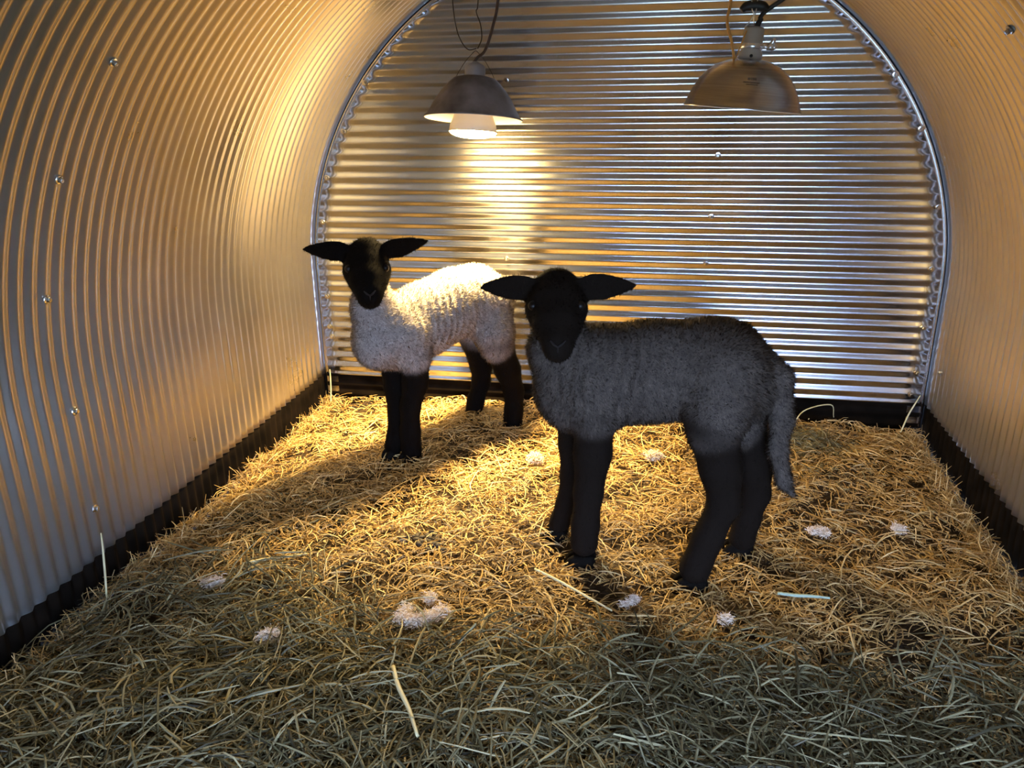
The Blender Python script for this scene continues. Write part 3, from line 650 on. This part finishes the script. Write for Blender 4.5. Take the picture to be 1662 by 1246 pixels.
pieces.append(blades(x, y, .03 + .05 * g.random(n), np.full(n, .0018), .010 + .012 * g.random(n), .75, g.normal(.6, .18, n), True, 16))
bed('straw_bedding', pieces, M_STRAW, 'golden chopped straw bedding spread over the shelter floor', 'straw')
pieces = []
x, y, g = scatter(34000, .50, 1.55, 21, lambda x, y: front(x, y)); n = len(x)
pieces.append(blades(x, y, .015 + .05 * g.random(n) ** 1.5, .0010 + .0018 * g.random(n), .000 + .026 * g.random(n), .32, g.normal(.38, .24, n), False, 22))
x, y, g = scatter(15000, .50, 1.45, 23, lambda x, y: front(x, y)); n = len(x)
pieces.append(blades(x, y, .04 + .09 * g.random(n) ** 1.6, .0016 + .0028 * g.random(n) ** 1.5, .008 + .026 * g.random(n), .22, g.normal(.52, .25, n), True, 24))
x, y, g = scatter(9000, 1.3, 2.1, 25, lambda x, y: np.clip(patch(x, y) * 1.6 - .55, 0, .5)); n = len(x)
pieces.append(blades(x, y, .02 + .05 * g.random(n) ** 1.5, .0010 + .0016 * g.random(n), .004 + .014 * g.random(n), .20, g.normal(.6, .2, n), True, 26))
g = np.random.default_rng(27); n = 420
pieces.append(blades(.53 + g.normal(size=n) * .045, 2.0 + g.normal(size=n) * .04, .02 + .05 * g.random(n), .0012 + .0014 * g.random(n), .008 + .02 * g.random(n), .3, g.normal(.6, .2, n), True, 28))
bed('hay_layer', pieces, M_HAY, 'loose grey-green hay strewn over the front of the straw', 'hay')

# single stalks that stand out
M_PALE, _, _ = mat('pale_stalk', (.66, .60, .34), .5); M_GREENSTALK, _, _ = mat('green_grey_blade', (.36, .46, .36), .5); M_GOLDSTALK, _, _ = mat('golden_stalk', (.66, .48, .20), .5)
def stalk(pts, r, m, label, lift=.016, ground=True):
    P = []
    for p in pts: P.append((p[0], p[1], float(straw_h(p[0], p[1])) + lift if len(p) < 3 else p[2]))
    mb = MB(); tube(mb, P, [r, r * 1.1, r, r * .7], 7, 6); return tag(mb.build('hay_stalk', m), label, 'stalk', 'stalks that stand out on the bedding')
stalk([(-.226, .968), (-.205, .928), (-.175, .885), (-.147, .836)], .0034, M_PALE, 'thick pale stalk in the hay at the front, nearest of the loose stalks', .034)
stalk([(.377, 1.301), (.405, 1.294), (.43, 1.288), (.46, 1.278)], .0030, M_GREENSTALK, 'blue-green flat stalk lying right of the near lamb\'s hind feet', .022)
stalk([(-.780, 1.055, -.045), (-.797, 1.085, .0), (-.812, 1.11, .04), (-.818, 1.12, .062)], .0018, M_PALE, 'single straw leaning up against the left wall', 0)
stalk([(-.06, 1.295), (-.01, 1.27), (.04, 1.24), (.09, 1.21)], .0024, M_PALE, 'long pale stalk lying in front of the near lamb\'s front feet', .022)
stalk([(-.61, 1.218), (-.575, 1.238), (-.54, 1.262), (-.506, 1.283)], .0026, M_PALE, 'yellow-green stalk lying between the left wall and the dark droppings', .020)
stalk([(.50, 2.09, -.06), (.53, 2.11, -.01), (.60, 2.13, .005), (.612, 2.13, -.03)], .0014, M_PALE, 'bent straw arching before the back wall beside the grey tail', 0)
stalk([(.775, 2.10, -.05), (.79, 2.115, -.01), (.803, 2.12, .02), (.815, 2.125, .045)], .0018, M_PALE, 'straw standing in the back right corner of the shelter', 0)
stalk([(-.80, 2.10, -.06), (-.80, 2.11, -.03), (-.802, 2.12, .01), (-.804, 2.125, .035)], .0018, M_PALE, 'straw standing in the back left corner of the shelter', 0)

# ------------------------------------------------------------------ wool tufts and droppings on the bedding
M_TUFT, nt, b = mat('loose_wool', (.86, .76, .64), .9, 0, .1)
def tuft(path, size, n, label, seed):
    g = np.random.default_rng(seed); n = n * 3; C_ = spline([(p[0], p[1], float(straw_h(p[0], p[1])) + .019 + size * .38) for p in path], 8)
    base = C_.mean(0); base[2] = straw_h(base[0], base[1])
    c_ = C_[g.integers(0, len(C_), n)] + g.normal(size=(n, 3)) * size * np.array([.30, .30, .22])
    K = 5; d = g.normal(size=(n, 3)); d /= np.linalg.norm(d, axis=1)[:, None]; P = [c_]
    for k in range(K - 1):
        d = d + g.normal(size=(n, 3)) * .85; d /= np.linalg.norm(d, axis=1)[:, None]; d[:, 2] *= .6; P.append(P[-1] + d * size * .19)
    P = np.stack(P, 1); s = np.cross(d, g.normal(size=(n, 3))); s /= np.linalg.norm(s, axis=1)[:, None]; s = s[:, None] * .0006 * np.array([1, 1, 1, .8, .3])[None, :, None]
    P = P - base; P[..., 2] = np.maximum(P[..., 2], .002)
    V = np.stack([P - s, P + s], 2).reshape(-1, 3)
    q = np.array([[2 * i, 2 * i + 1, 2 * i + 3, 2 * i + 2] for i in range(K - 1)]); F = ((np.arange(n) * K * 2)[:, None, None] + q).reshape(-1, 4)
    mb = MB(); m_ = len(C_); rr = size * .42 * (.55 + .45 * np.sin(np.linspace(.35, math.pi - .15, m_))) * (1 + .12 * g.normal(size=m_))
    tube(mb, [tuple(p) for p in (C_ - base + g.normal(size=C_.shape) * size * .06)], list(rr), 10, interp=False)
    cv = np.array(mb.v); cv[:, 2] = np.maximum(cv[:, 2] - size * .12, .001); cf = [f for f in mb.f if len(f) == 4]
    F = np.concatenate([F, np.array(cf) + len(V)]); V = np.concatenate([V, cv])
    o = link('wool_tuft', np_mesh('wool_tuft', V, F), M_TUFT); o.location = base
    return tag(o, label, 'wool tuft', 'loose wool tufts on the bedding')
tuft([(-.197, 1.150), (-.205, 1.128), (-.225, 1.112), (-.245, 1.108), (-.262, 1.118), (-.258, 1.140)], .016, 1500, 'large curled cream wool tuft, biggest on the front bedding', 1)
tuft([(-.232, 1.182), (-.226, 1.170)], .013, 300, 'small white wool tuft just behind the large curled one', 2)
tuft([(-.455, 1.030), (-.468, 1.024)], .018, 400, 'grey fluffy wool tuft left of the large curled one', 3)
tuft([(-.622, 1.158), (-.640, 1.145)], .016, 320, 'grey wool wisp nearest the left wall', 4)
tuft([(.140, 1.832), (.152, 1.830)], .020, 420, 'pale wool tuft seen under the near lamb\'s belly', 5)
tuft([(-.138, 1.752), (-.128, 1.748)], .020, 420, 'brightly lit wool tuft between the two lambs', 6)
tuft([(.108, 1.236), (.122, 1.246), (.128, 1.258)], .011, 300, 'white wool wisp just in front of the near lamb\'s front hooves', 7)
tuft([(.279, 1.206), (.283, 1.210)], .013, 260, 'pinkish wool wisp in front of the near lamb\'s hind hooves', 8)
tuft([(.470, 1.526), (.485, 1.530), (.492, 1.522)], .015, 360, 'wool tuft right of the near lamb\'s tail, the nearer to it of two', 9)
tuft([(.634, 1.556), (.640, 1.548)], .014, 300, 'wool tuft near the right wall, farther from the tail of two', 10)
M_DUNG, _, _ = mat('droppings', (.030, .020, .012), .7)
mb = MB(); g = np.random.default_rng(3)
for k in range(34):
    px, py = -.295 + g.normal() * .022, 1.372 + g.normal() * .012; r = .0045 + .003 * g.random()
    M_ = Matrix.Translation((px, py, float(straw_h(px, py)) + .012 + .004 * g.random())) @ Matrix.Rotation(g.random() * 3, 4, 'Z') @ Matrix.Diagonal((1.3, .9, .8, 1))
    lathe(mb, [(r * math.sin(math.pi * q / 6) + 1e-5, -r * math.cos(math.pi * q / 6)) for q in range(7)], 10, M_)
tag(mb.build('droppings', M_DUNG), 'dark damp clump of droppings on the straw in the middle', 'droppings', kind='stuff')
